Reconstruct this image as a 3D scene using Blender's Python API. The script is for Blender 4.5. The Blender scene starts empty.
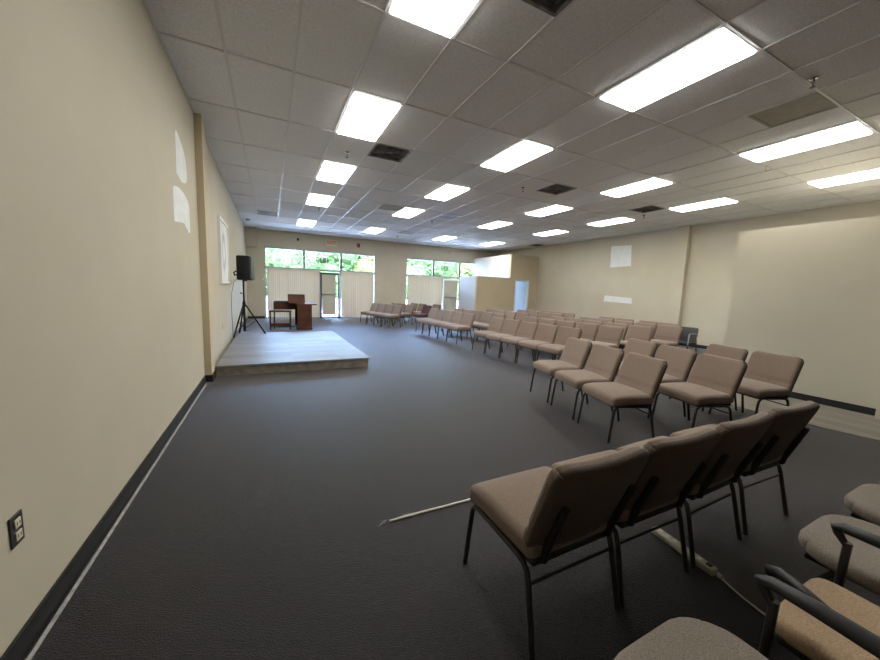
import bpy, math, random
from mathutils import Matrix, Vector
random.seed(7)
PI = math.pi
sc = bpy.context.scene
COL = sc.collection
H = 3.63            # ceiling height
FAR = 11.80         # window wall
RW = 12.26          # right wall
NEAR = -9.6         # wall behind the camera

# ---------------------------------------------------------------- materials
def lin(c):
    return tuple((x/255/12.92 if x/255 <= .04045 else ((x/255+.055)/1.055)**2.4) for x in c)

def mat(name, col, rough=.6, metal=0., noise=None, bump=None, spec=.5, sheen=0., coat=0.):
    """col linear rgb; noise=(scale, amount[, detail]); bump=(scale, strength, distance)"""
    m = bpy.data.materials.new(name); m.use_nodes = True
    nt = m.node_tree; b = nt.nodes['Principled BSDF']
    b.inputs['Base Color'].default_value = (*col, 1)
    b.inputs['Roughness'].default_value = rough
    b.inputs['Metallic'].default_value = metal
    b.inputs['Specular IOR Level'].default_value = spec
    if sheen: b.inputs['Sheen Weight'].default_value = sheen
    if coat: b.inputs['Coat Weight'].default_value = coat
    if noise or bump:
        tc = nt.nodes.new('ShaderNodeTexCoord')
    if noise:
        n = nt.nodes.new('ShaderNodeTexNoise'); n.inputs['Scale'].default_value = noise[0]
        n.inputs['Detail'].default_value = noise[2] if len(noise) > 2 else 4
        nt.links.new(tc.outputs['Object'], n.inputs['Vector'])
        r = nt.nodes.new('ShaderNodeValToRGB')
        a = noise[1]
        r.color_ramp.elements[0].position = .3; r.color_ramp.elements[1].position = .7
        r.color_ramp.elements[0].color = (*[c*(1-a) for c in col], 1)
        r.color_ramp.elements[1].color = (*[min(1, c*(1+a)) for c in col], 1)
        nt.links.new(n.outputs['Fac'], r.inputs['Fac'])
        nt.links.new(r.outputs['Color'], b.inputs['Base Color'])
    if bump:
        n2 = nt.nodes.new('ShaderNodeTexNoise'); n2.inputs['Scale'].default_value = bump[0]
        n2.inputs['Detail'].default_value = 3
        nt.links.new(tc.outputs['Object'], n2.inputs['Vector'])
        bp = nt.nodes.new('ShaderNodeBump'); bp.inputs['Strength'].default_value = bump[1]
        bp.inputs['Distance'].default_value = bump[2]
        nt.links.new(n2.outputs['Fac'], bp.inputs['Height'])
        nt.links.new(bp.outputs['Normal'], b.inputs['Normal'])
    return m

def emis(name, col, strength):
    m = bpy.data.materials.new(name); m.use_nodes = True
    nt = m.node_tree; nt.nodes.clear()
    o = nt.nodes.new('ShaderNodeOutputMaterial'); e = nt.nodes.new('ShaderNodeEmission')
    e.inputs['Color'].default_value = (*col, 1); e.inputs['Strength'].default_value = strength
    nt.links.new(e.outputs[0], o.inputs[0]); return m

def plank_mat(name, c1, c2, rough, length, width, axis='X'):
    m = bpy.data.materials.new(name); m.use_nodes = True
    nt = m.node_tree; b = nt.nodes['Principled BSDF']; b.inputs['Roughness'].default_value = rough; b.inputs['Specular IOR Level'].default_value = .25
    tc = nt.nodes.new('ShaderNodeTexCoord')
    mp = nt.nodes.new('ShaderNodeMapping')
    if axis == 'Y': mp.inputs['Rotation'].default_value = (0, 0, PI/2)
    nt.links.new(tc.outputs['Object'], mp.inputs['Vector'])
    br = nt.nodes.new('ShaderNodeTexBrick'); br.offset = .37
    br.inputs['Scale'].default_value = 1; br.inputs['Brick Width'].default_value = length
    br.inputs['Row Height'].default_value = width; br.inputs['Mortar Size'].default_value = .0015
    br.inputs['Color1'].default_value = (*c1, 1); br.inputs['Color2'].default_value = (*c2, 1)
    br.inputs['Mortar'].default_value = (*[x*.35 for x in c1], 1)
    nt.links.new(mp.outputs[0], br.inputs['Vector'])
    mp2 = nt.nodes.new('ShaderNodeMapping'); mp2.inputs['Scale'].default_value = (2.2, 40, 40) if axis == 'X' else (40, 2.2, 40)
    nt.links.new(tc.outputs['Object'], mp2.inputs['Vector'])
    n = nt.nodes.new('ShaderNodeTexNoise'); n.inputs['Scale'].default_value = 1.5; n.inputs['Detail'].default_value = 6
    nt.links.new(mp2.outputs[0], n.inputs['Vector'])
    mx = nt.nodes.new('ShaderNodeMix'); mx.data_type = 'RGBA'; mx.blend_type = 'MULTIPLY'
    mx.inputs[0].default_value = .55
    rr = nt.nodes.new('ShaderNodeValToRGB'); rr.color_ramp.elements[0].position = .3; rr.color_ramp.elements[1].position = .65
    rr.color_ramp.elements[0].color = (.45, .43, .41, 1); rr.color_ramp.elements[1].color = (1, 1, 1, 1)
    nt.links.new(n.outputs['Fac'], rr.inputs['Fac'])
    nt.links.new(br.outputs['Color'], mx.inputs[6]); nt.links.new(rr.outputs['Color'], mx.inputs[7])
    nt.links.new(mx.outputs[2], b.inputs['Base Color'])
    return m

def glass_mat(name, tint=(.95, .97, .96)):
    m = bpy.data.materials.new(name); m.use_nodes = True
    nt = m.node_tree; nt.nodes.clear()
    o = nt.nodes.new('ShaderNodeOutputMaterial'); t = nt.nodes.new('ShaderNodeBsdfTransparent')
    g = nt.nodes.new('ShaderNodeBsdfGlossy'); g.inputs['Roughness'].default_value = .02
    t.inputs['Color'].default_value = (*tint, 1)
    f = nt.nodes.new('ShaderNodeFresnel'); f.inputs['IOR'].default_value = 1.45
    mx = nt.nodes.new('ShaderNodeMixShader')
    nt.links.new(f.outputs[0], mx.inputs[0]); nt.links.new(t.outputs[0], mx.inputs[1]); nt.links.new(g.outputs[0], mx.inputs[2])
    nt.links.new(mx.outputs[0], o.inputs[0]); return m

def translucent_mat(name, col, amount=.5, tcol=None):
    m = bpy.data.materials.new(name); m.use_nodes = True
    nt = m.node_tree; nt.nodes.clear()
    o = nt.nodes.new('ShaderNodeOutputMaterial'); d = nt.nodes.new('ShaderNodeBsdfDiffuse'); t = nt.nodes.new('ShaderNodeBsdfTranslucent')
    d.inputs['Color'].default_value = (*col, 1); t.inputs['Color'].default_value = (*(tcol or col), 1)
    mx = nt.nodes.new('ShaderNodeMixShader'); mx.inputs[0].default_value = amount
    nt.links.new(d.outputs[0], mx.inputs[1]); nt.links.new(t.outputs[0], mx.inputs[2]); nt.links.new(mx.outputs[0], o.inputs[0])
    return m

M = {}
M['wall'] = mat('cream_paint', (.515, .468, .36), .75, noise=(1.3, .04), bump=(220, .12, .002), spec=.3)
M['tanwall'] = mat('tan_paint_and_shade', (.54, .455, .31), .75, noise=(1.3, .04), bump=(220, .12, .002), spec=.3)
M['daylitwall'] = mat('daylit_cream', (.76, .73, .65), .7, noise=(1.3, .03))  # office side made paler, window light put into its colour
M['palegrey'] = mat('pale_grey_paint', (.52, .53, .54), .6)
M['patchwhite'] = mat('white_patch', (.74, .75, .74), .7, noise=(6, .05))
M['tile'] = mat('ceiling_tile', (.86, .865, .875), .95, noise=(60, .10, 6), bump=(160, .5, .003), spec=.15)
M['grid'] = mat('ceiling_grid_paint', (.74, .74, .74), .32, spec=.45)
M['carpet'] = mat('charcoal_carpet', (.0100, .0088, .0094), .43, noise=(40, .85, 8), bump=(170, .75, .009), spec=.24, sheen=.62)
M['carpet'].node_tree.nodes['Principled BSDF'].inputs['Sheen Roughness'].default_value = .24
M['carpet'].node_tree.nodes['Principled BSDF'].inputs['Sheen Tint'].default_value = (1.0, .95, 1.0, 1)
M['carpet'].node_tree.nodes['Principled BSDF'].inputs['Specular Tint'].default_value = (1.0, .92, .98, 1)
M['vinyl'] = plank_mat('grey_vinyl_planks', (.27, .24, .20), (.20, .18, .155), .45, 1.2, .18, 'Y')
M['stage'] = plank_mat('grey_laminate', (.24, .23, .225), (.165, .16, .155), .45, 1.2, .19, 'X')
M['fascia'] = mat('weathered_fascia', (.20, .18, .145), .6, noise=(9, .3, 6))
M['steeledge'] = mat('dark_edge_trim', (.08, .08, .08), .4)
M['black'] = mat('black_vinyl_base', (.012, .012, .013), .45)
M['gapstrip'] = mat('pale_tack_strip', (.42, .41, .39), .7, noise=(30, .3))
M['fabric'] = mat('brown_fabric', (.205, .150, .113), .95, noise=(240, .35, 5), bump=(500, .6, .002), spec=.1, sheen=.3)
M['backdark'] = mat('darker_chair_back', (.085, .064, .051), .95, noise=(240, .35, 5), bump=(500, .6, .002), spec=.1, sheen=.1)
M['maroonf'] = mat('maroon_fabric', (.085, .035, .038), .95, noise=(240, .3, 5), bump=(500, .6, .002), spec=.1, sheen=.2)
M['greyf'] = mat('grey_fabric', (.30, .255, .215), .95, noise=(300, .4, 5), bump=(600, .8, .002), spec=.1, sheen=.2)
M['tanf'] = mat('tan_fabric', (.44, .315, .20), .95, noise=(200, .25, 5), bump=(500, .5, .002), spec=.1, sheen=.2)
M['frame'] = mat('dark_bronze_tube', (.022, .020, .018), .35, metal=.0, spec=.6)
M['bracket'] = mat('black_bracket', (.012, .012, .012), .5)
M['chrome'] = mat('chrome', (.6, .6, .6), .2, metal=1)
M['plastic'] = mat('black_plastic', (.008, .008, .009), .55, spec=.3)
M['armplastic'] = mat('black_arm_plastic', (.020, .020, .022), .5, spec=.35)
M['alu'] = mat('grey_aluminium', (.28, .30, .32), .4, metal=.4)
M['bronze'] = mat('dark_bronze_frame', (.035, .033, .035), .4)
M['white'] = mat('white_paint', (.78, .78, .76), .5)
M['cream'] = mat('cream_plastic', (.62, .56, .42), .4)
M['glass'] = glass_mat('window_glass')
M['blind'] = translucent_mat('vertical_blind_vinyl', (.60, .53, .40), .034, (.62, .44, .33))
M['shade'] = translucent_mat('door_shade', (.50, .47, .38), .045, (.50, .44, .34))
M['diffuser'] = emis('prismatic_diffuser', (1.0, .975, .92), 9.6)
M['housing'] = mat('white_fixture_frame', (.75, .76, .76), .4)
M['vent'] = mat('grey_vent_metal', (.22, .21, .21), .5, noise=(9, .5, 5))
M['ventdark'] = mat('dusty_vent', (.12, .11, .11), .8, noise=(6, .9, 5))
M['ventpale'] = mat('pale_vent_metal', (.62, .66, .74), .4)
M['ventflat'] = mat('dull_panel', (.47, .44, .38), .7, noise=(8, .12, 4))
M['wood'] = mat('reddish_walnut', (.090, .036, .020), .6, noise=(5, .35, 6), spec=.25)
M['wooddark'] = mat('dark_walnut', (.045, .018, .011), .45, noise=(5, .3, 6))
M['ivory'] = mat('ivory_keys', (.75, .72, .62), .4)
M['red'] = mat('red_plastic', (.45, .03, .03), .4)
M['exitred'] = mat('exit_lettering', (.65, .11, .08), .5)
M['digit'] = mat('dark_vinyl_digits', (.008, .010, .010), .8, spec=.1)
M['cord'] = mat('off_white_cord', (.62, .60, .53), .6)
M['strip'] = mat('ivory_power_strip', (.42, .40, .30), .45)
M['leaf'] = translucent_mat('tree_leaves', (.072, .128, .052), .25, (.075, .13, .045))
M['leafy'] = translucent_mat('yellow_green_leaves', (.115, .145, .055), .25, (.12, .145, .05))
M['bark'] = mat('tree_bark', (.10, .075, .055), .9, noise=(12, .4))
M['concrete'] = mat('pale_concrete', (.62, .60, .57), .85, noise=(3, .1))
M['asphalt'] = mat('asphalt', (.20, .20, .20), .9, noise=(5, .15))
M['grille'] = mat('speaker_grille', (.10, .10, .105), .5, metal=.6)
M['mesh'] = mat('black_woven_back', (.020, .020, .023), .6)

# ---------------------------------------------------------------- mesh builder
class MB:
    def __init__(s): s.v = []; s.f = []
    def add(s, vs, fs):
        o = len(s.v); s.v += [tuple(v) for v in vs]; s.f += [tuple(i+o for i in f) for f in fs]; return s
    def box(s, x0, y0, z0, x1, y1, z1):
        return s.add([(x0,y0,z0),(x1,y0,z0),(x1,y1,z0),(x0,y1,z0),(x0,y0,z1),(x1,y0,z1),(x1,y1,z1),(x0,y1,z1)],
                     [(3,2,1,0),(4,5,6,7),(0,1,5,4),(1,2,6,5),(2,3,7,6),(3,0,4,7)])
    def tube(s, path, r, n=8, sx=1., cap=True):
        P = [Vector(p) for p in path]; rings = []
        prevN = None
        for i, p in enumerate(P):
            t = (P[min(i+1, len(P)-1)] - P[max(i-1, 0)]).normalized()
            if prevN is None:
                a = Vector((1,0,0)) if abs(t.x) < .9 else Vector((0,1,0))
                N = (a - t*a.dot(t)).normalized()
            else:
                N = (prevN - t*prevN.dot(t)).normalized()
            prevN = N; B = t.cross(N)
            rr = r[i] if isinstance(r, (list, tuple)) else r
            rings.append([p + N*math.cos(2*PI*k/n)*rr*sx + B*math.sin(2*PI*k/n)*rr for k in range(n)])
        vs = [v for ring in rings for v in ring]; fs = []
        for i in range(len(P)-1):
            for k in range(n):
                a = i*n+k; b = i*n+(k+1) % n; fs.append((a, b, b+n, a+n))
        if cap:
            fs.append(tuple(range(n-1, -1, -1))); fs.append(tuple(range((len(P)-1)*n, len(P)*n)))
        return s.add(vs, fs)
    def rbox(s, c, size, r, seg=3, cut=4, fn=None):
        """rounded box; fn(x,y,z)->(x,y,z) in local coordinates before the offset c"""
        def axis(L):
            h = L/2; e = [h - r + r*math.tan(PI/4*k/seg) if False else h - r + r*k/seg for k in range(seg+1)]
            mid = [-(h-r) + 2*(h-r)*k/cut for k in range(cut+1)]
            return sorted(set(round(x, 6) for x in [-x for x in e] + mid + e))
        A = [axis(size[0]), axis(size[1]), axis(size[2])]
        idx = {}; vs = []; fs = []
        def vert(i, j, k):
            key = (i, j, k)
            if key not in idx:
                p = Vector((A[0][i], A[1][j], A[2][k]))
                q = Vector([max(-(size[d]/2-r), min(size[d]/2-r, p[d])) for d in range(3)])
                dd = p-q
                if dd.length > 1e-9: p = q + dd.normalized()*r
                p = tuple(p)
                if fn: p = fn(*p)
                idx[key] = len(vs); vs.append((p[0]+c[0], p[1]+c[1], p[2]+c[2]))
            return idx[key]
        n = [len(a)-1 for a in A]
        for i in range(n[0]):
            for j in range(n[1]):
                fs.append((vert(i,j,0), vert(i,j+1,0), vert(i+1,j+1,0), vert(i+1,j,0)))
                fs.append((vert(i,j,n[2]), vert(i+1,j,n[2]), vert(i+1,j+1,n[2]), vert(i,j+1,n[2])))
        for i in range(n[0]):
            for k in range(n[2]):
                fs.append((vert(i,0,k), vert(i+1,0,k), vert(i+1,0,k+1), vert(i,0,k+1)))
                fs.append((vert(i,n[1],k), vert(i,n[1],k+1), vert(i+1,n[1],k+1), vert(i+1,n[1],k)))
        for j in range(n[1]):
            for k in range(n[2]):
                fs.append((vert(0,j,k), vert(0,j,k+1), vert(0,j+1,k+1), vert(0,j+1,k)))
                fs.append((vert(n[0],j,k), vert(n[0],j+1,k), vert(n[0],j+1,k+1), vert(n[0],j,k+1)))
        return s.add(vs, fs)
    def lathe(s, prof, c=(0,0,0), n=16):
        vs = []; fs = []
        for r, z in prof:
            vs += [(c[0]+r*math.cos(2*PI*k/n), c[1]+r*math.sin(2*PI*k/n), c[2]+z) for k in range(n)]
        for i in range(len(prof)-1):
            for k in range(n):
                a = i*n+k; b = i*n+(k+1) % n; fs.append((a, b, b+n, a+n))
        fs.append(tuple(range(n-1, -1, -1))); fs.append(tuple(range((len(prof)-1)*n, len(prof)*n)))
        return s.add(vs, fs)
    def prism(s, pts, z0, z1, ax='z'):
        n = len(pts)
        def P(a, b, h): return {'z': (a, b, h), 'x': (h, a, b), 'y': (a, h, b)}[ax]
        vs = [P(a, b, z0) for a, b in pts] + [P(a, b, z1) for a, b in pts]
        fs = [tuple(range(n-1, -1, -1)), tuple(range(n, 2*n))] + [(i, (i+1) % n, n+(i+1) % n, n+i) for i in range(n)]
        return s.add(vs, fs)
    def build(s, name, m, parent=None, smooth=False, fix=True):
        me = bpy.data.meshes.new(name); me.from_pydata(s.v, [], s.f); me.validate()
        if fix:
            import bmesh
            bm = bmesh.new(); bm.from_mesh(me); bmesh.ops.recalc_face_normals(bm, faces=bm.faces); bm.to_mesh(me); bm.free()
        if smooth:
            for p in me.polygons: p.use_smooth = True
            try: me.set_sharp_from_angle(angle=math.radians(50))
            except Exception: pass
        me.materials.append(m)
        o = bpy.data.objects.new(name, me); COL.objects.link(o)
        if parent is not None: o.parent = parent
        return o

def tag(o, label, cat, group=None):
    o['label'] = label; o['category'] = cat
    if group: o['group'] = group
    return o
def empty(name, loc, label, cat, rz=0, group=None):
    o = bpy.data.objects.new(name, None); COL.objects.link(o); o.empty_display_size = .1
    o.location = loc; o.rotation_euler = (0, 0, rz)
    return tag(o, label, cat, group)
def struct(o): o['kind'] = 'structure'; return o
def sbox(name, m, *b): return struct(MB().box(*b).build(name, m))
def copy_tree(o, parent=None):
    c = o.copy(); COL.objects.link(c)
    if parent is not None: c.parent = parent
    for ch in list(o.children): copy_tree(ch, c)
    return c
ORD = ['first', 'second', 'third', 'fourth', 'fifth', 'sixth', 'seventh', 'eighth']

# ---------------------------------------------------------------- the setting
sbox('floor', M['carpet'], -.15, NEAR-.15, -.12, RW+.15, FAR+.15, 0)
v = MB().prism([(6.63, NEAR), (7.9, NEAR), (7.9, -1.05), (6.45, -1.05), (6.555, -2.59), (6.665, -3.13)], 0, .005)
struct(v.build('floor_vinyl', M['vinyl']))
sbox('wall_left', M['wall'], -.15, NEAR, 0, 0, FAR, H+.3)
sbox('wall_right', M['wall'], RW, NEAR, 0, RW+.15, FAR, H+.3)
sbox('wall_near', M['wall'], -.15, NEAR-.15, 0, RW+.15, NEAR, H+.3)
# window wall with two openings
W1 = (.66, 5.29); W2 = (6.83, 11.45); ZT = 2.96
fw = MB()
fw.box(-.15, FAR, 0, W1[0], FAR+.15, ZT); fw.box(W1[1], FAR, 0, W2[0], FAR+.15, ZT); fw.box(W2[1], FAR, 0, RW+.15, FAR+.15, ZT)
fw.box(-.15, FAR, ZT, RW+.15, FAR+.15, H+.3)
struct(fw.build('wall_far', M['wall']))
# ceiling of lay-in tiles on a T-bar grid (2 ft x 4 ft)
U = .6096; V = 1.2192; X0 = -.09
LIGHTS = [(3,-2),(3,0),(3,2),(3,4),(3,7),(7,-2),(7,0),(7,2),(7,4),(7,7),(12,-2),(12,0),(12,2),(12,4),(12,7),(16,-2),(16,0),(16,2),(16,4),(16,7)]
HALF = {(4,1,0):'v', (10,1,0):'v', (15,1,0):'v', (9,4,0):'p', (19,6,1):'v', (10,-2,0):'f', (4,-2,0):'v', (9,7,0):'f', (1,6,1):'g', (6,4,0):'f'}
ct = MB(); rnd = random.Random(3)
for u in range(0, 21):
    for vv in range(-8, 10):
        if (u, vv) in LIGHTS: continue
        x0 = max(X0+u*U, 0); x1 = min(X0+(u+1)*U, RW); y0 = max(vv*V, NEAR); y1 = min((vv+1)*V, FAR)
        if x1-x0 < .02 or y1-y0 < .02: continue
        hs = [q for (a, b, q) in HALF if (a, b) == (u, vv)]
        if hs:
            if hs[0] == 0: y0 += V/2
            else: y1 -= V/2
        if y1-y0 < .02: continue
        z = [H+.003+rnd.uniform(0, .007) for _ in range(4)]
        ct.add([(x0,y0,z[0]),(x1,y0,z[1]),(x1,y1,z[2]),(x0,y1,z[3]),(x0,y0,H+.03),(x1,y0,H+.03),(x1,y1,H+.03),(x0,y1,H+.03)],
               [(3,2,1,0),(4,5,6,7),(0,1,5,4),(1,2,6,5),(2,3,7,6),(3,0,4,7)])
struct(ct.build('ceiling', M['tile']))
sbox('ceiling_slab', M['tile'], -.15, NEAR-.15, H+.3, RW+.15, FAR+.15, H+.42)
g = MB(); tb = .012
for u in range(1, 21):
    x = X0+u*U
    if x < RW: g.box(x-tb, NEAR, H-.004, x+tb, FAR, H+.012)
for vv in range(-7, 10):
    y = vv*V; g.box(0, y-tb, H-.003, RW, y+tb, H+.012)
g.box(0, NEAR, H-.004, .02, FAR, H+.01); g.box(RW-.02, NEAR, H-.004, RW, FAR, H+.01); g.box(0, FAR-.02, H-.004, RW, FAR, H+.01)
struct(g.build('ceiling_grid', M['grid']))
# pilasters
sbox('trim_1', M['tanwall'], 0, 1.60, 0, .085, 1.88, H)  # tan here paints in the shading of the pilaster front
sbox('trim_2', M['wall'], RW-.14, 2.0, 0, RW, 2.35, H)
# shallow bulkhead at the window end of the left wall
sbox('trim_3', M['wall'], 0, FAR-.28, 2.90, .42, FAR, H)
# baseboards
bb = MB(); bb.box(0, NEAR, 0, .012, 1.60, .10); bb.box(0, 1.588, 0, .097, 1.60, .10); bb.box(.085, 1.6, 0, .097, 1.84, .10)
bb.box(0, 5.93, 0, .012, FAR, .10)
struct(bb.build('baseboard_left', M['black']))
bb = MB(); bb.box(RW-.012, -.9, 0, RW, 8.5, .10); bb.box(RW-.152, 1.988, 0, RW-.14, 2.362, .10); bb.box(RW-.14, 1.988, 0, RW, 2.0, .10)
struct(bb.build('baseboard_right', M['black']))
bb = MB(); bb.box(0, FAR-.012, 0, W1[0]-.03, FAR, .10); bb.box(W1[1]+.03, FAR-.012, 0, W2[0]-.03, FAR, .10)
struct(bb.build('baseboard_far', M['black']))
struct(MB().box(.026, NEAR, 0, .040, 1.45, .006).build('trim_4', M['gapstrip']))
# partition box (small rooms) standing against the right wall
PX = 7.91
pt = MB(); pt.box(PX, -2.86, 0, PX+.12, -1.10, 2.58); pt.box(PX+.12, -1.22, 0, RW, -1.10, 2.58); pt.box(PX+.12, -2.86, 2.46, RW, -1.22, 2.58)
struct(pt.build('wall_partition', M['wall']))
struct(MB().box(PX-.012, -2.86, 0, PX, -1.098, .10).box(PX-.012, -1.10, 0, RW-.02, -1.088, .10).build('baseboard_partition', M['black']))
sbox('trim_5', M['wall'], PX-.17, -3.35, 0, PX+.12, -2.86, 2.58)
# office enclosure in the far corner
OY = 8.58
off = MB(); off.box(8.89, OY, 0, 10.69, OY+.12, 2.10)
struct(off.build('wall_office', M['tanwall']))
sbox('wall_office_side', M['palegrey'], 8.89, OY+.12, 0, 9.01, 10.1, 2.10)
DX0, DX1, DZ = 10.97, 11.79, 2.03
tl = MB(); tl.box(10.69, OY, 0, DX0, OY+.12, 3.17); tl.box(DX1, OY, 0, RW, OY+.12, 3.17); tl.box(DX0, OY, DZ, DX1, OY+.12, 3.17)
tl.box(10.81, OY+.12, 3.07, RW, FAR, 3.17)
struct(tl.build('wall_inner_office', M['tanwall']))
sbox('wall_inner_office_side', M['daylitwall'], 10.69, OY+.12, 0, 10.81, FAR, 3.17)
sbox('wall_inner_office_brightener', M['palegrey'], RW-.02, OY+.12, 0, RW, FAR, 3.07)  # added pale panel over the right wall, brightens the view through the doorway
dj = MB(); dj.box(DX0, OY-.015, 0, DX0+.05, OY+.135, DZ); dj.box(DX1-.05, OY-.015, 0, DX1, OY+.135, DZ); dj.box(DX0, OY-.015, DZ-.05, DX1, OY+.135, DZ)
struct(dj.build('door_3', M['white']))
# pale patches on the two side walls
def patch(name, pts, ax, h0, h1, par):
    o = MB().prism(pts, h0, h1, ax).build(name, M['patchwhite'], par); o['kind'] = 'structure'; return o
wl = bpy.data.objects['wall_left']; wr = bpy.data.objects['wall_right']
patch('wall_left_patch', [(.47,2.56),(.50,2.98),(.56,3.02),(.68,2.99),(.85,2.93),(.96,2.84),(1.0,2.70),(1.0,2.62),(.90,2.56),(.7,2.52)], 'x', -.001, .0015, wl)
patch('wall_left_patch', [(.27,2.03),(.28,2.36),(.33,2.40),(.55,2.43),(.80,2.42),(.98,2.38),(1.05,2.33),(1.05,2.02),(.95,2.00),(.72,2.08),(.5,2.06)], 'x', -.001, .0015, wl)
patch('wall_right_patch', [(3.85,2.52),(3.90,3.24),(4.70,3.28),(4.68,2.50)], 'x', RW-.0015, RW+.001, wr)
patch('wall_right_patch', [(3.68,1.20),(3.70,1.40),(4.80,1.46),(4.83,1.24)], 'x', RW-.0015, RW+.001, wr)

# ---------------------------------------------------------------- windows, blinds, doors
def window(name, x0, x1, mulls, doorx):
    f = MB(); y0, y1 = FAR+.03, FAR+.11; w = .035
    zs = 2.11
    f.box(x0, y0, zs-.045, x1, y1, zs+.045); f.box(x0, y0, ZT-.06, x1, y1, ZT); f.box(x0, y0, 0, x1, y1, .06)
    for x in [x0+w/2, x1-w/2] : f.box(x-w/2, y0, 0, x+w/2, y1, ZT)
    for x in doorx: f.box(x-.03, y0, 0, x+.03, y1, zs)
    fo = struct(f.build(name, M['alu']))
    mm = MB()
    for x in mulls: mm.box(x-.04, y0-.03, zs+.045, x+.04, y1, ZT-.06)
    mm.build('mullion', M['bronze'], fo)
    gl = MB().box(x0+w, FAR+.066, .06, x1-w, FAR+.072, ZT-.06).build('window_pane', M['glass'], fo)
    return fo
window('window_1', W1[0], W1[1], [2.17, 3.72], [2.80, 3.70])
window('window_2', W2[0], W2[1], [8.31, 9.83], [8.84, 9.93])
def blinds(name, x0, x1, label, ang=.12, pitch=.082):
    e = empty(name, ((x0+x1)/2, FAR-.05, 0), label, 'window blind', 0, 'vertical blinds on the window wall')
    L = (x1-x0)/2
    MB().box(-L, -.025, 2.05, L, .025, 2.10).build('head_rail', M['cream'], e)
    b = MB(); n = int(2*L/pitch); r = random.Random(len(label))
    for i in range(n):
        x = -L + pitch*(i+.5); a = ang + r.uniform(-.07, .07)
        hw = .044
        pts = []
        for t in (-1, -.5, 0, .5, 1):
            px = t*hw; py = .006*(1-t*t)
            pts.append((x + px*math.cos(a) - py*math.sin(a), px*math.sin(a)+py*math.cos(a)))
        vs = [(p[0], p[1], .05) for p in pts] + [(p[0], p[1], 2.05) for p in pts]
        b.add(vs, [(k, k+1, k+6, k+5) for k in range(4)])
    b.build('vanes', M['blind'], e, smooth=True, fix=False)
    return e
blinds('vertical_blind', .74, 2.80, 'tan vertical blinds on the window behind the wooden organ')
blinds('vertical_blind', 3.73, 5.22, 'tan vertical blinds between the dark framed glass door and a row of grey chairs')
blinds('vertical_blind', 6.90, 8.84, 'tan vertical blinds of the second window, beside the white edged office door')
blinds('vertical_blind', 9.96, 10.66, 'tan vertical blinds behind the low office wall')
#blinds('vertical_blind', 10.84, 11.40, 'tan vertical blinds inside the inner office', 1.2)
def glass_door(x0, x1, name, m, mr):
    f = MB(); y0, y1 = FAR+.0, FAR+.03; z1 = 2.03
    f.box(x0, y0, .0, x0+.07, y1, z1); f.box(x0+.07, y0, z1-.09, x1-.07, y1, z1); f.box(x0+.07, y0, 0, x1-.07, y1, .06)
    d = struct(f.build(name, m))
    MB().box(x1-.07, y0, 0, x1, y1, z1).build('door_stile', mr, d)
    MB().box(x0+.075, y0+.012, .16, x1-.17, y0+.018, z1-.09).build('door_shade', M['shade'], d)
    MB().tube([(x0+.07, y0-.03, 1.08), (x1-.07, y0-.03, 1.08)], .014, 8).box(x0+.07, y0-.03, 1.065, x0+.10, y0+.01, 1.095).box(x1-.10, y0-.03, 1.065, x1-.07, y0+.01, 1.095).build('push_bar', M['alu'], d)
    return d
glass_door(2.83, 3.66, 'door_1', M['bronze'], M['bronze'])
glass_door(8.88, 9.90, 'door_2', M['white'], M['bronze'])
def text_mesh(name, txt, size, m, parent=None, mirror=False):
    cu = bpy.data.curves.new(name, 'FONT'); cu.body = txt; cu.size = size; cu.extrude = .002; cu.align_x = 'CENTER'; cu.align_y = 'CENTER'; cu.offset = size*.020
    t = bpy.data.objects.new(name+'_tmp', cu); COL.objects.link(t)
    dg = bpy.context.evaluated_depsgraph_get(); dg.update()
    me = bpy.data.meshes.new_from_object(t.evaluated_get(dg)); bpy.data.objects.remove(t)
    me.materials.clear(); me.materials.append(m)
    me.transform(Matrix.Rotation(PI/2, 4, 'X'))
    if mirror: me.transform(Matrix.Scale(-.76, 4, (1, 0, 0)))
    o = bpy.data.objects.new(name, me); COL.objects.link(o)
    if parent: o.parent = parent
    return o
for x, lab in ((2.95, 'dark number 1830 seen reversed on the middle pane of the first window'), (9.03, 'dark number 1830 seen reversed on the second window near the office')):
    t = text_mesh('address_number', '1830', .36, M['digit'], None, True); t.location = (x, FAR+.060, 2.55)
    tag(t, lab, 'sign', 'address numbers on the windows')

# ---------------------------------------------------------------- ceiling fittings
rowname = {3: 'first', 7: 'second', 12: 'third', 16: 'fourth'}
order = {7: 'first', 4: 'second', 2: 'third', 0: 'fourth', -2: 'fifth'}
base_l = None
for (u, vv) in LIGHTS:
    x = X0+(u+.5)*U; y = (vv+.5)*V
    lab = 'fluorescent ceiling panel, %s from the windows in the %s lengthwise row from the picture wall' % (order[vv], rowname[u])
    if base_l is None:
        base_l = empty('ceiling_light', (x, y, H), lab, 'ceiling light', 0, 'fluorescent ceiling panels')
        f = MB(); a, b = U/2-.013, V/2-.013; w = .022
        f.box(-a, -b, -.006, a, -b+w, .05); f.box(-a, b-w, -.006, a, b, .05); f.box(-a, -b+w, -.006, -a+w, b-w, .05); f.box(a-w, -b+w, -.006, a, b-w, .05)
        f.box(-a, -b, .05, a, b, .06)
        f.build('fixture_frame', M['housing'], base_l)
        MB().box(-a+w, -b+w, -.020, a-w, b-w, .008).build('diffuser', M['diffuser'], base_l)
    else:
        c = copy_tree(base_l); c.location = (x, y, H); c['label'] = lab

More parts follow.
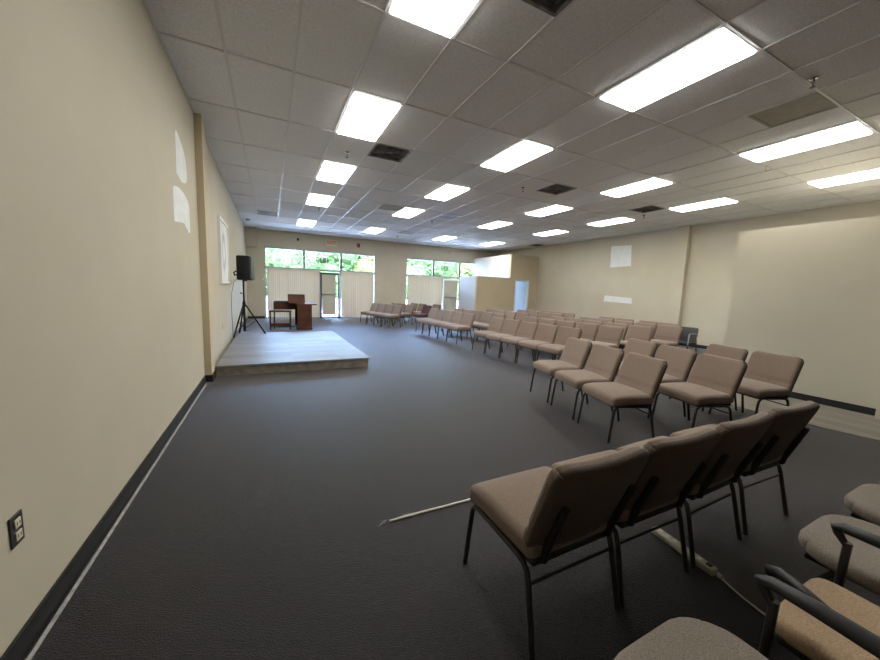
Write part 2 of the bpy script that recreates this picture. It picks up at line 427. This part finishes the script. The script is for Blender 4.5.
def vent(u, vv, half, kind, lab, name='ceiling_vent'):
    x = X0+(u+.5)*U; y = vv*V + (V/4 if half == 0 else 3*V/4)
    e = empty(name, (x, y, H), lab, 'ceiling vent', 0, 'ceiling vents')
    a = U/2-.013
    mm = {'v': M['ventdark'], 'p': M['ventpale'], 'f': M['ventflat'], 'g': M['vent']}[kind]
    fr = MB(); w = .03
    fr.box(-a,-a,-.008,a,-a+w,.02); fr.box(-a,a-w,-.008,a,a,.02); fr.box(-a,-a+w,-.008,-a+w,a-w,.02); fr.box(a-w,-a+w,-.008,a,a-w,.02)
    fr.build('vent_frame', M['vent'] if kind in 'vg' else mm, e)
    s = MB(); s.box(-a+w, -a+w, .012, a-w, a-w, .02)
    if kind in 'vp':                       # square cone diffuser
        for q in (.85, .6, .35):
            b = (a-w)*q; t = .012
            s.box(-b,-b,-.004,b,-b+t,.012); s.box(-b,b-t,-.004,b,b,.012); s.box(-b,-b+t,-.004,-b+t,b-t,.012); s.box(b-t,-b+t,-.004,b,b-t,.012)
        s.box(-.05,-.05,-.006,.05,.05,.012)
    elif kind == 'g':
        for k in range(12): s.box(-a+w, -a+w+k*.043, -.004, a-w, -a+w+k*.043+.02, .012)
    else:
        s.box(-a+w, -a+w, .002, a-w, a-w, .012)
    s.build('vent_face', mm, e)
    return e
vl = {(4,1,0): 'dust blackened square ceiling vent beside the first lengthwise row of lights', (10,1,0): 'dust blackened square ceiling vent between the second and third rows of lights',
      (15,1,0): 'dim square ceiling vent beside the fourth row of lights, near the right wall', (9,4,0): 'bright bluish white square ceiling vent between two rows of lights',
      (19,6,1): 'dark ceiling vent high above the tan inner office', (10,-2,0): 'plain dull beige ceiling panel vent near the large light and a sprinkler',
      (4,-2,0): 'dark vent at the edge of the ceiling by the large overhead light', (9,7,0): 'dull grey ceiling vent near the windows',
      (1,6,1): 'dark slotted ceiling grille close to the picture wall near the windows', (6,4,0): 'grey ceiling vent beside the second row of lights, toward the windows'}
for k, q in HALF.items(): vent(*k, q, vl[k])

sp_spots = [(2.037,1.86,'brass sprinkler head between two panels of the first light row, near the blackened vent'), (5.655,1.804,'sprinkler head beside the blackened vent between the second and third light rows'),
            (5.70,-2.498,'sprinkler head beside the plain beige ceiling panel vent'), (5.56,6.144,'sprinkler head near the bluish white square vent'),
            (5.70,9.9,'sprinkler head near the window wall, above the second window edge'), (2.145,6.426,'sprinkler head between lights of the first row, nearer the windows'),
            (2.10,10.35,'sprinkler head by the light closest to the first window'), (9.89,1.95,'sprinkler head beside the dim vent near the right wall')]
sp0 = None
for (x, y, lab) in sp_spots:
    if sp0 is None:
        sp0 = empty('sprinkler_head', (x, y, H), lab, 'sprinkler', 0, 'sprinkler heads')
        MB().lathe([(.040,0),(.040,-.004),(.030,-.012),(.012,-.014)]).build('escutcheon', M['chrome'], sp0, True)
        p = MB().lathe([(.011,-.012),(.011,-.045),(.008,-.05)]); p.tube([(.010,0,-.045),(.020,0,-.062),(.008,0,-.082)], .003, 6); p.tube([(-.010,0,-.045),(-.020,0,-.062),(-.008,0,-.082)], .003, 6)
        p.lathe([(.022,-.082),(.024,-.085),(.004,-.087)])
        p.build('sprinkler_body', M['grille'], sp0, True)
    else:
        c = copy_tree(sp0); c.location = (x, y, H); c['label'] = lab
tag(MB().tube([(8.11,-1.25,H),(8.112,-1.25,H-.03),(8.10,-1.25,H-.055),(8.115,-1.245,H-.08),(8.108,-1.25,H-.10)], .004, 6).build('loose_wire', M['cream']), 'short loose pale wire hanging beside a ceiling light near the partition', 'wire')

# ---------------------------------------------------------------- wall fittings
# exit sign
e = empty('exit_sign', (3.31, FAR, 3.33), 'pale exit sign with red lettering above the glass door', 'sign')
MB().rbox((0,-.03,0), (.46,.06,.28), .012, 2, 1).build('sign_case', M['cream'], e)
t = text_mesh('exit_lettering', 'EXIT', .19, M['exitred'], e); t.location = (0, -.062, 0)
# fire horn
e = empty('fire_alarm', (4.48, FAR, 3.32), 'red fire alarm horn with dark strobe on the window wall beside the exit sign', 'fire alarm')
MB().rbox((0,-.03,0), (.14,.06,.19), .012, 2, 1).build('alarm_case', M['red'], e)
MB().rbox((.03,-.065,0), (.06,.02,.14), .006, 2, 1).build('strobe', M['plastic'], e)
def small(name, loc, s, m, lab, cat, m2=None):
    e = empty(name, loc, lab, cat)
    MB().rbox((0, -s[1]/2, 0), s, min(s)*.25, 2, 1).build('case', m, e)
    MB().rbox((0, -s[1]-.004, 0), (s[0]*.5, .01, s[2]*.4), .003, 2, 1).build('face', m2 or m, e)
    return e
small('motion_sensor', (1.94, FAR, 3.345), (.08,.05,.10), M['plastic'], 'small dark motion sensor above the first window', 'sensor')
small('light_switch', (.59, FAR, 1.62), (.07,.012,.115), M['cream'], 'small switch plate on the wall beside the first window', 'switch', M['white'])
small('smoke_detector', (6.09, FAR, 3.35), (.06,.04,.08), M['cream'], 'small pale detector on the wall between the two windows', 'sensor')
small('door_chime', (9.33, FAR, 3.37), (.13,.05,.12), M['cream'], 'small cream box above the second window near the office', 'box')
e = empty('ceiling_sensor', (.21, 9.69, H), 'round dark sensor on the ceiling close to the picture wall', 'sensor')
MB().lathe([(.07,0),(.07,-.025),(.05,-.045),(.02,-.05)]).build('sensor_body', M['vent'], e, True)
def outlet(y, z, plate, face, lab):
    e = empty('wall_outlet', (0, y, z), lab, 'outlet', 0, 'wall outlets')
    MB().rbox((.003,0,0), (.006,.072,.118), .0025, 2, 1).build('outlet_plate', plate, e)
    for s in (-1, 1):
        r = MB().rbox((.008,0,s*.024), (.005,.034,.034), .0022, 2, 1).build('receptacle', face, e)
        MB().box(.0104,-.009,s*.024-.006,.011,-.006,s*.024+.006).box(.0104,.006,s*.024-.006,.011,.009,s*.024+.006).build('slots', M['black'], r)
outlet(-2.42, .487, M['chrome'] if False else M['bronze'], M['cream'], 'dark plated double outlet with cream sockets low on the left wall')
outlet(3.76, .57, M['cream'], M['cream'], 'cream wall outlet below the framed picture')

# framed abstract picture
e = empty('framed_picture', (0, 4.24, 2.04), 'large white framed abstract picture on the left wall above the stage', 'picture')
L, Z = .68, .63
f = MB(); w = .05
f.box(.0,-L,-Z,.045,L,-Z+w); f.box(0,-L,Z-w,.045,L,Z); f.box(0,-L,-Z+w,.045,-L+w,Z-w); f.box(0,L-w,-Z+w,.045,L,Z-w)
f.build('picture_frame', M['white'], e)
def art():
    m = bpy.data.materials.new('abstract_print'); m.use_nodes = True
    nt = m.node_tree; b = nt.nodes['Principled BSDF']; b.inputs['Roughness'].default_value = .7; b.inputs['Specular IOR Level'].default_value = .2
    tc = nt.nodes.new('ShaderNodeTexCoord'); gr = nt.nodes.new('ShaderNodeVectorMath'); gr.operation = 'LENGTH'
    mp = nt.nodes.new('ShaderNodeMapping'); mp.inputs['Scale'].default_value = (0, 1.9, 1.55)
    ns = nt.nodes.new('ShaderNodeTexNoise'); ns.inputs['Scale'].default_value = 2.2
    nt.links.new(tc.outputs['Object'], mp.inputs[0]); nt.links.new(tc.outputs['Object'], ns.inputs['Vector'])
    nt.links.new(mp.outputs[0], gr.inputs[0])
    ad = nt.nodes.new('ShaderNodeMath'); ad.operation = 'MULTIPLY_ADD'; ad.inputs[1].default_value = .35
    nt.links.new(ns.outputs['Fac'], ad.inputs[0]); nt.links.new(gr.outputs['Value'], ad.inputs[2])
    r = nt.nodes.new('ShaderNodeValToRGB'); cr = r.color_ramp
    cols = [(0,(.75,.75,.72)),(.42,(.72,.72,.70)),(.5,(.66,.56,.44)),(.56,(.52,.57,.60)),(.66,(.36,.43,.50)),(.76,(.58,.62,.63)),(.86,(.74,.74,.72)),(1,(.76,.76,.74))]
    while len(cr.elements) < len(cols): cr.elements.new(.5)
    for el, (p, c) in zip(cr.elements, cols): el.position = p; el.color = (*c, 1)
    nt.links.new(ad.outputs[0], r.inputs['Fac']); nt.links.new(r.outputs['Color'], b.inputs['Base Color'])
    return m
MB().box(.004,-L+w,-Z+w,.022,L-w,Z-w).build('print', art(), e)

# ---------------------------------------------------------------- stage
e = empty('stage_platform', (0, 0, 0), 'low grey laminate stage platform along the left wall', 'stage')
S = (.10, 1.88, 2.45, 5.90); SH = .165
MB().box(S[0], S[1], SH-.02, S[2], S[3], SH).build('deck', M['stage'], e)
MB().box(S[0]+.01, S[1]+.01, 0, S[2]-.01, S[3]-.01, SH-.02).build('fascia', M['fascia'], e)
ed = MB(); ed.box(S[0], S[1]-.006, SH-.022, S[2], S[1], SH+.003); ed.box(S[2], S[1]-.006, SH-.022, S[2]+.006, S[3], SH+.003)
ed.build('edge_trim', M['alu'], e)
# speaker on tripod stand
tx, ty = .285, 5.35
e = empty('speaker_stand', (tx, ty, SH), 'black tripod speaker stand on the grey stage', 'speaker stand')
MB().tube([(0,0,.10),(0,0,.85)], .025, 10).tube([(0,0,.80),(0,0,1.36)], .019, 10).build('pole', M['plastic'], e, True)
MB().lathe([(.03,.70),(.036,.72),(.036,.80),(.028,.82)]).build('collar', M['plastic'], e, True)
MB().lathe([(.028,.16),(.032,.17),(.032,.21),(.026,.22)]).build('lower_collar', M['plastic'], e, True)
MB().tube([(-.03,0,1.02),(-.075,0,1.03)], .013, 8).build('clamp_knob', M['plastic'], e, True)
for fx, fy in ((.08,4.99),(.72,5.62),(.14,5.80)):
    dx, dy = fx-tx, fy-ty
    lg = MB().tube([(dx*.08,dy*.08,.74),(dx,dy,.012)], .018, 8).build('leg', M['plastic'], e, True)
    MB().tube([(dx*.955,dy*.955,.045),(dx*1.01,dy*1.01,.0)], .019, 8).build('rubber_foot', M['black'], lg, True)
    MB().tube([(dx*.06,dy*.06,.19),(dx*.56,dy*.56,.345)], .008, 6).build('brace', M['plastic'], e, True)
e = empty('loudspeaker', (tx+.03, ty, SH+1.345), 'black loudspeaker mounted on the tripod stand on the stage', 'speaker', rz=-.18)
MB().rbox((0,0,.28), (.30,.34,.575), .035, 3, 2, lambda x,y,z: (x, y*(1-.35*max(0,-x/.15)), z)).build('cabinet', M['plastic'], e, True)
MB().rbox((.165,0,.28), (.035,.31,.53), .012, 2, 3).build('grille', M['grille'], e, True)
MB().lathe([(.05,-.03),(.05,.0)], (0,0,0)).build('pole_socket', M['plastic'], e, True)
MB().tube([(-.15,-.03,.12),(-.21,-.03,.10),(-.22,-.03,.16),(-.17,-.03,.20)], .018, 8).build('handle', M['plastic'], e, True)
cab = [(.28,5.30,1.66),(.20,5.28,1.60),(.10,5.25,1.45),(.05,5.2,1.2),(.04,5.15,.9),(.05,5.1,.55),(.06,5.05,.25),(.08,5.0,.176),(.12,5.3,.172),(.12,5.7,.172)]
tag(MB().tube(cab, .004, 6).build('speaker_cable', M['plastic'], None, True), 'thin black cable hanging from the loudspeaker to the stage', 'cable')

# ---------------------------------------------------------------- organ and bench
ox, oy = 1.62, 7.66
e = empty('organ', (ox, oy, 0), 'reddish brown wooden organ console behind the stage', 'organ')
MB().box(0,0,.04,.44,.035,.80).build('end_panel', M['wood'], e)
MB().box(0,1.215,.04,.44,1.25,.80).build('end_panel', M['wood'], e)
MB().box(.12,.035,.04,.425,1.215,.80).build('case', M['wood'], e)
MB().box(-.012,-.012,0,.455,1.262,.045).build('plinth', M['wooddark'], e)
MB().box(-.015,-.015,.80,.60,1.265,.83).build('lid', M['wood'], e)
MB().box(.06,-.006,.63,.24,.002,.69).build('pull_slot', M['wooddark'], e)
kd = MB().box(-.66,.50,.62,.12,.54,.90).box(-.66,.54,.62,.12,1.15,.68).box(-.68,.46,.0,-.64,1.17,.86).box(-.66,1.11,.62,.12,1.15,.86)
kd.box(-.60,.54,.88,.12,.80,.90).build('key_desk', M['wood'], e)
ks = MB()
for k in range(36): ks.box(-.62+k*.0175, .84, .68, -.62+k*.0175+.0155, 1.05, .705)
ks.build('keyboard', M['ivory'], e)
MB().box(-.22,.25,.83,.24,.55,.85).prism([(.30,.85),(.34,.85),(.46,1.12),(.43,1.13)], -.26, .26, 'x').build('music_rest', M['wood'], e)
MB().box(-.60,.75,.0,-.05,1.15,.03).build('pedal_base', M['wooddark'], e)
e = empty('organ_bench', (1.13, 7.90, 0), 'wooden organ bench with dark seat beside the organ', 'bench')
MB().rbox((0,0,.585), (.66,.34,.05), .012, 2, 1).build('seat', M['wooddark'], e, True)
for sx in (-.29, .29):
    for sy in (-.135, .135): MB().box(sx-.022,sy-.022,0,sx+.022,sy+.022,.56).build('leg', M['wooddark'], e)
for sx in (-.29, .29): MB().box(sx-.013,-.113,.12,sx+.013,.113,.20).build('stretcher', M['wooddark'], e)
MB().box(-.268,-.02,.09,.268,.02,.19).build('stretcher', M['wood'], e)

# ---------------------------------------------------------------- chairs
def back_fn(w, hgt, R):
    def fn(x, y, z):
        s = z + hgt/2
        cx, cs = w/2-R, hgt-R
        ax = abs(x)
        if ax > cx and s > cs:
            dx, ds = ax-cx, s-cs; m = max(dx, ds); l = math.hypot(dx, ds)
            k = m/l if l > 1e-6 else 1
            ax = cx+dx*k; s = cs+ds*k
        r2 = .03
        if ax > w/2-r2 and s < r2:
            dx, ds = ax-(w/2-r2), r2-s; m = max(dx, ds); l = math.hypot(dx, ds); k = m/l if l > 1e-6 else 1
            ax = w/2-r2+dx*k; s = r2-ds*k
        x = math.copysign(ax, x)
        crown = (1-(x/(w/2))**2)*(1-((s-hgt/2)/(hgt/2))**2)
        y2 = y*(1+.28*max(0, crown))
        gr = .010*math.exp(-((s-.105)/.012)**2)
        y2 -= math.copysign(gr, y) if abs(y) > .012 else 0
        y2 += .020*(x/(w/2))**2           # wrap forward at the sides
        # recline
        a = math.radians(19.5)
        yy = -.185 - s*math.sin(a) + y2*math.cos(a)
        zz = .405 + s*math.cos(a) + y2*math.sin(a)
        return (x, yy, zz)
    return fn
def seat_fn(x, y, z):
    zz = z
    if z > 0: zz += .014*(1-(x/.25)**2)*max(0, 1-(y/.25)**2)
    if y > .08: zz -= .022*((y-.08)/.16)**2
    return (x, y, zz)
def church_chair(label, fab, group):
    e = empty('padded_chair', (0,0,0), label, 'chair', 0, group)
    MB().rbox((0,.015,.422), (.525,.475,.100), .034, 4, 8, seat_fn).build('seat', fab, e, True)
    MB().rbox((0,-.005,.362), (.475,.42,.036), .012, 2, 1).build('seat_base', M['bracket'], e, True)
    MB().rbox((0,0,0), (.52,.062,.432), .026, 3, 14, back_fn(.52,.432,.065)).build('backrest', fab, e, True)
    MB().rbox((0,0,0), (.526,.038,.434), .018, 3, 12, lambda a,b,c: back_fn(.526,.434,.065)(a,b-.0155,c)).build('back_rear', M['backdark'], e, True)  # rear and edges of the backrest, darker than its front
    for s in (-1, 1):
        x = s*.245
        MB().tube([(x*1.03,.262,0),(x,.232,.27),(x,.222,.325),(x,.198,.352),(x,.16,.360)], .0125, 8).build('leg', M['frame'], e, True)
        MB().tube([(x*1.03,-.262,0),(x,-.205,.27),(x,-.192,.315),(x,-.168,.340),(x,-.13,.350)], .0125, 8).build('leg', M['frame'], e, True)
        MB().tube([(x,.17,.360),(x,-.14,.349)], .0125, 8).build('seat_rail', M['frame'], e, True)
        x = s*.190; a = math.radians(19.5)
        path = [(x,-.10,.350),(x,-.19,.352),(x,-.222,.372)]
        for q in (.02,.08,.15,.22,.27):
            path.append((x, -.185 - q*math.sin(a) - .047*math.cos(a)+.008, .405 + q*math.cos(a) - .047*math.sin(a)))
        b = MB().tube(path, .0165, 8, .55 if False else 1)
        for q in (.09,.17,.24):
            b.rbox((x, -.185 - q*math.sin(a) - .055*math.cos(a)+.004, .405 + q*math.cos(a) - .055*math.sin(a)), (.012,.010,.012), .004, 1, 1)
        b.build('back_bracket', M['bracket'], e, True)
    MB().tube([(-.245,-.203,.265),(.245,-.203,.265)], .0065, 6).build('stretcher', M['frame'], e, True)
    return e
proto = {}
used = set()
def put(x, y, deg, label, fab='fabric', group='brown padded chairs'):
    if fab not in proto: proto[fab] = church_chair(label, M[fab], group)
    o = proto[fab] if fab not in used else copy_tree(proto[fab])
    used.add(fab)
    o.location = (x, y, 0); o.rotation_euler = (0, 0, math.radians(deg)); o['label'] = label; o['group'] = group
    return o
# row of four seen from behind
for i, x in enumerate((2.02, 2.565, 3.125, 3.73)):
    put(x, -3.015, (0, -1, 1, -2)[i], 'brown chair seen from behind, %s from the pale cord in row of four' % ORD[i])
def row(pts, deg, sect, rown, jit=1.0, n0=0):
    for i, (x, y) in enumerate(pts):
        a = deg + random.uniform(-jit, jit)
        put(x, y, a, 'brown padded chair, %s from windows in %s row of %s' % (ORD[i+n0], rown, sect))
row([(4.45,-.70),(4.29,-1.28),(4.13,-1.86)], 75, 'the angled trio section', 'front')
row([(5.375,-1.0),(5.2,-1.577),(4.98,-2.153)], 75, 'the angled trio section', 'second')
row([(6.15,-1.69),(5.99,-2.26)], 75, 'the angled trio section', 'back')
row([(5.56,2.68),(5.58,2.14),(5.60,1.60),(5.63,1.06),(5.66,.52)], 93, 'the middle section', 'front')
row([(6.76,2.85),(6.80,2.30),(6.86,1.75),(6.92,1.17),(6.93,.59)], 93, 'the middle section', 'second')
row([(7.8,2.92),(7.82,2.37),(7.8,1.77),(7.82,1.12),(7.76,.50)], 93, 'the middle section', 'third')
row([(8.72,2.72),(8.73,2.17),(8.74,1.6),(8.75,1.04),(8.75,.47)], 93, 'the middle section', 'fourth')
row([(9.62,2.8),(9.60,2.2),(9.6,1.5),(9.55,.95)], 93, 'the middle section', 'last')
row([(5.52,6.25),(5.50,5.70),(5.52,5.15),(5.54,4.60),(5.56,4.05)], 94, 'the section before the office', 'front')
row([(6.50,6.27),(6.52,5.71),(6.54,5.16),(6.56,4.61),(6.6,4.06)], 94, 'the section before the office', 'second')
row([(7.70,6.1),(7.72,5.55),(7.75,5.0),(7.78,4.42)], 94, 'the section before the office', 'third')
row([(8.9,5.8),(8.95,5.25),(9.0,4.72),(9.0,4.18)], 94, 'the section before the office', 'fourth')
row([(9.75,6.3),(9.75,5.5),(9.75,4.95),(9.75,4.4)], 94, 'the section before the office', 'last')
row([(4.43,9.55),(4.57,9.0),(4.71,8.46),(4.85,7.93)], 104, 'the section by the blinds', 'front')
row([(5.36,9.82),(5.50,9.26),(5.64,8.70)], 104, 'the section by the blinds', 'second')
row([(6.40,10.2),(6.56,9.62),(6.98,9.02)], 104, 'the section by the blinds', 'third')
put(6.05, 8.25, 100, 'dark maroon padded chair among the brown chairs by the blinds', 'maroonf', None) if False else None
o = put(6.20, 8.30, 102, 'dark maroon padded chair among the brown chairs by the blinds', 'maroonf')
del o['group']

# black stacking armchair at the end of a row
e = empty('black_armchair', (9.30, .38, 0), 'black armchair with grey arms at the end of a row near the right wall', 'armchair', math.radians(95))
MB().rbox((0,.02,.43), (.48,.46,.05), .02, 2, 4).build('seat', M['plastic'], e, True)
MB().rbox((0,0,0), (.47,.03,.40), .013, 2, 8, back_fn(.47,.40,.05)).build('backrest', M['mesh'], e, True)
for s in (-1, 1):
    x = s*.255
    MB().tube([(x,.24,0),(x,.22,.42)], .012, 8).build('leg', M['frame'], e, True)
    MB().tube([(x,-.26,0),(x,-.19,.42),(x*.9,-.22,.56)], .012, 8).build('leg', M['frame'], e, True)
    MB().tube([(x,.22,.40),(x*1.02,.20,.64),(x*1.02,.17,.665),(x*1.02,-.12,.665),(x,-.23,.60)], .013, 8).build('armrest', M['alu'], e, True)
# grey guest chairs beside the camera
def gseat(x, y, z, R=.15):
    w, d = .50, .47
    ax, ay = abs(x), y
    cx, cy = w/2-R, d/2-R
    if ax > cx and ay > cy:
        dx, dy = ax-cx, ay-cy; m = max(dx, dy); l = math.hypot(dx, dy); k = m/l if l > 1e-6 else 1
        ax, ay = cx+dx*k, cy+dy*k
    if z > 0: z += .012*(1-(x/.25)**2)*(1-(y/.24)**2)
    return (math.copysign(ax, x), ay, z)
def guest(x, y, deg, label, fab, arms, square=False):
    e = empty('guest_chair', (x, y, 0), label, 'chair', math.radians(deg), 'guest chairs by the power strip')
    MB().rbox((0,0,.418 if square else .43), (.40 if square else .50,.46 if square else .47,.06), .024, 3, 12, (lambda a,b,c: tuple(q*w for q, w in zip(gseat(a/.8,b,c,.06), (.8,1,1)))) if square else gseat).build('seat', fab, e, True)
    MB().rbox((0,0,.388), (.40,.38,.02), .006, 1, 1).build('seat_base', M['plastic'], e)
    MB().rbox((0,-.02,.0), (.46,.05,.36), .022, 3, 8, lambda a,b,c: (lambda t: (t[0], t[1]-.045, t[2]+.06))(back_fn(.46,.36,.12)(a,b,c))).build('backrest', fab, e, True)
    if arms: MB().tube([(-.205,.222,.575),(-.208,.230,.600),(-.222,.205,.615),(-.25,.135,.613),(-.275,.07,.610)], [.010,.014,.016,.016,.012], 10).build('arm_support', M['armplastic'], e, True)
    for s in (-1, 1):
        X = s*(.29 if arms else .235)
        if arms:
            MB().tube([(X*1.05,.23,0),(X,.19,.36),(X,.185,.565)], .0125, 8).build('leg', M['frame'], e, True)
            MB().tube([(X,.188,.55),(X*1.0,.212,.585),(X,.222,.603),(X,.20,.612),(X,.10,.614),(X,-.05,.610),(X,-.22,.60)], [.010,.013,.014,.017,.020,.022,.022], 10, 1.35).build('armrest', M['armplastic'], e, True)
        else:
            MB().tube([(X*1.05,.21,0),(X*.85,.15,.30),(X*.8,.10,.378)], .0125, 8).build('leg', M['frame'], e, True)
        MB().tube([(X*1.05,-.25,0),(X*.95,-.19,.40),(X*.9,-.24,.62)], .0125, 8).build('leg', M['frame'], e, True)
    return e
guest(1.835, -3.875, 0, 'grey guest chair with rounded seat front, beside the tan seated armchair', M['greyf'], False)
guest(2.46, -3.985, 0, 'tan seated guest armchair with black arms', M['tanf'], True, True)
guest(3.04, -3.865, 0, 'grey rounded guest chair next to the tan seated armchair, toward the vinyl floor', M['greyf'], False)
guest(3.65, -3.845, 0, 'grey guest chair at the edge of the frame, closest to the vinyl floor', M['greyf'], False)

# ---------------------------------------------------------------- things on the carpet
e = empty('power_strip', (2.935, -3.19, 0), 'ivory power strip lying on the carpet under the row of four chairs', 'power strip', math.radians(-6))
MB().rbox((0,0,.020), (.052,.35,.038), .010, 2, 2).build('body', M['strip'], e, True)
oo = MB()
for k in range(6): oo.box(-.012,.12-k*.045,.0388,.012,.12-k*.045+.022,.0395)
oo.build('sockets', M['cream'], e)
MB().box(-.010,-.155,.0385,.010,-.13,.044).build('switch', M['black'], e)
MB().lathe([(.014,0),(.012,.02)], (0,0,0)).build('strain_relief', M['strip'], e)
bpy.data.objects['strain_relief'].location = (0,-.185,.02); bpy.data.objects['strain_relief'].rotation_euler = (PI/2,0,0)
MB().tube([(0,-.19,.02),(.0,-.23,.008),(-.012,-.30,.005),(-.02,-.42,.005),(-.03,-.75,.005)], .0045, 6).build('power_cord', M['cord'], e, True)
c = MB().tube([(1.50,-2.292,.004),(1.62,-2.288,.005),(1.9,-2.296,.005),(2.20,-2.300,.005)], .0075, 6)
r = random.Random(5)
for k in range(26):
    t = r.choice([1.44, 1.62, 1.64, 1.66]) + r.uniform(-.02, .03)
    a = r.uniform(0, 2*PI); l = r.uniform(.01, .035)
    c.tube([(t,-2.29,.006),(t+l*.6*math.cos(a),-2.29+l*.6*math.sin(a),.012),(t+l*math.cos(a)*1.2,-2.29+l*math.sin(a),.006)], .0012, 4)
tag(c.build('floor_cord', M['cord']), 'frayed off-white cord lying straight across the dark carpet', 'cord')

# ---------------------------------------------------------------- outdoors
sbox('ground', M['asphalt'], -60, FAR+6, -.25, 80, FAR+90, -.12)
sbox('pavement', M['concrete'], -20, FAR+.15, -.25, 35, FAR+6, -.02)
def tree(x, y, h, rad, m, label, seed):
    r = random.Random(seed)
    e = empty('tree', (x, y, -.12), label, 'tree', 0, 'trees outside the windows')
    MB().tube([(0,0,0),(.05,.02,h*.3),(.0,-.05,h*.7)], [.22,.17,.06], 8).build('trunk', M['bark'], e, True)
    b = MB()
    blobs = [(r.uniform(-.8,.8)*rad, r.uniform(-.6,.6)*rad, h*r.uniform(.12,.85), rad*r.uniform(.45,.72)) for _ in range(30)]
    for bx, by, bz, br in blobs:          # leafy mass inside the crown
        n1, n2 = 12, 8; vs = []
        for i in range(n2+1):
            for k in range(n1):
                t = PI*i/n2; q = 2*PI*k/n1; rr_ = br*.86*r.uniform(.88, 1.08)
                vs.append((bx+rr_*math.sin(t)*math.cos(q), by+rr_*math.sin(t)*math.sin(q), max(.15, bz+rr_*math.cos(t))))
        b.add(vs, [(i*n1+k, i*n1+(k+1) % n1, (i+1)*n1+(k+1) % n1, (i+1)*n1+k) for i in range(n2) for k in range(n1)])
    for _ in range(9000):
        bx, by, bz, br = r.choice(blobs)
        d = Vector((r.gauss(0,1), r.gauss(0,1), r.gauss(0,1))).normalized()*br*r.uniform(.75,1.05)
        p = Vector((bx, by, max(bz, .3)))+d
        if p.z < .2: continue
        a = Vector((r.gauss(0,1), r.gauss(0,1), r.gauss(0,1))).normalized(); c = a.orthogonal().normalized()
        s = r.uniform(.28, .50)
        b.add([p-a*s, p-c*s*.55, p+a*s, p+c*s*.55], [(0,1,2,3)])
    b.build('foliage', m, e, fix=False)
tree(1.4, 48, 9.5, 4.0, M['leaf'], 'pale green tree outside the first window, behind the first pane edge', 1)
tree(6.4, 46, 10.5, 4.6, M['leaf'], 'bright green tree outside the middle pane of the first window', 2)
tree(12.3, 48, 10.0, 4.2, M['leafy'], 'yellow green tree outside the pane above the glass door', 3)
tree(22.2, 47, 10.5, 4.6, M['leaf'], 'green tree outside the first pane of the second window', 4)
tree(28.6, 48, 9.6, 4.2, M['leafy'], 'yellowish tree outside the numbered pane of the second window', 5)
tree(36.0, 49, 10.0, 4.6, M['leaf'], 'green tree outside the window above the office', 6)

# ---------------------------------------------------------------- light
w = bpy.data.worlds.new('World'); sc.world = w; w.use_nodes = True
nt = w.node_tree; bg = nt.nodes['Background']
sky = nt.nodes.new('ShaderNodeTexSky'); sky.sky_type = 'NISHITA'; sky.sun_disc = False
sky.sun_elevation = math.radians(50); sky.sun_rotation = math.radians(200); sky.air_density = 1.2; sky.dust_density = 2.0
tint = nt.nodes.new('ShaderNodeMix'); tint.data_type = 'RGBA'; tint.blend_type = 'MULTIPLY'; tint.inputs[0].default_value = 1
tint.inputs[7].default_value = (.82, .93, 1.15, 1)      # daylight seen with a camera balanced for the room lamps
nt.links.new(sky.outputs[0], tint.inputs[6]); nt.links.new(tint.outputs[2], bg.inputs['Color']); bg.inputs['Strength'].default_value = 4.7
sun = bpy.data.lights.new('sun', 'SUN'); sun.energy = 8; sun.angle = .01; sun.color = (.95, .97, 1)
so = bpy.data.objects.new('sun', sun); COL.objects.link(so)
so.rotation_euler = Vector((-.35, .62, -1.0)).to_track_quat('-Z', 'Y').to_euler()   # from behind the building, high

# ---------------------------------------------------------------- camera
F, yaw, pitch, roll = 341.78, .46088, -.11553, -.03606
cyw, syw, cp, sp = math.cos(yaw), math.sin(yaw), math.cos(pitch), math.sin(pitch)
f = Vector((syw*cp, cyw*cp, sp)); r0 = Vector((cyw, -syw, 0)); d0 = f.cross(r0)
rr = math.cos(roll)*r0 + math.sin(roll)*d0; dd = -math.sin(roll)*r0 + math.cos(roll)*d0
cam = bpy.data.cameras.new('camera'); cam.sensor_width = 36; cam.lens = F/880*36; cam.clip_start = .05; cam.clip_end = 400
co = bpy.data.objects.new('camera', cam); COL.objects.link(co)
mw = Matrix((( rr.x, -dd.x, -f.x, .871), (rr.y, -dd.y, -f.y, -4.162), (rr.z, -dd.z, -f.z, 1.428), (0,0,0,1)))
co.matrix_world = mw
sc.camera = co
sc.view_settings.view_transform = 'Standard'; sc.view_settings.look = 'None'
sc.view_settings.gamma = 1; sc.view_settings.exposure = 1.08; sc.view_settings.use_curve_mapping = False
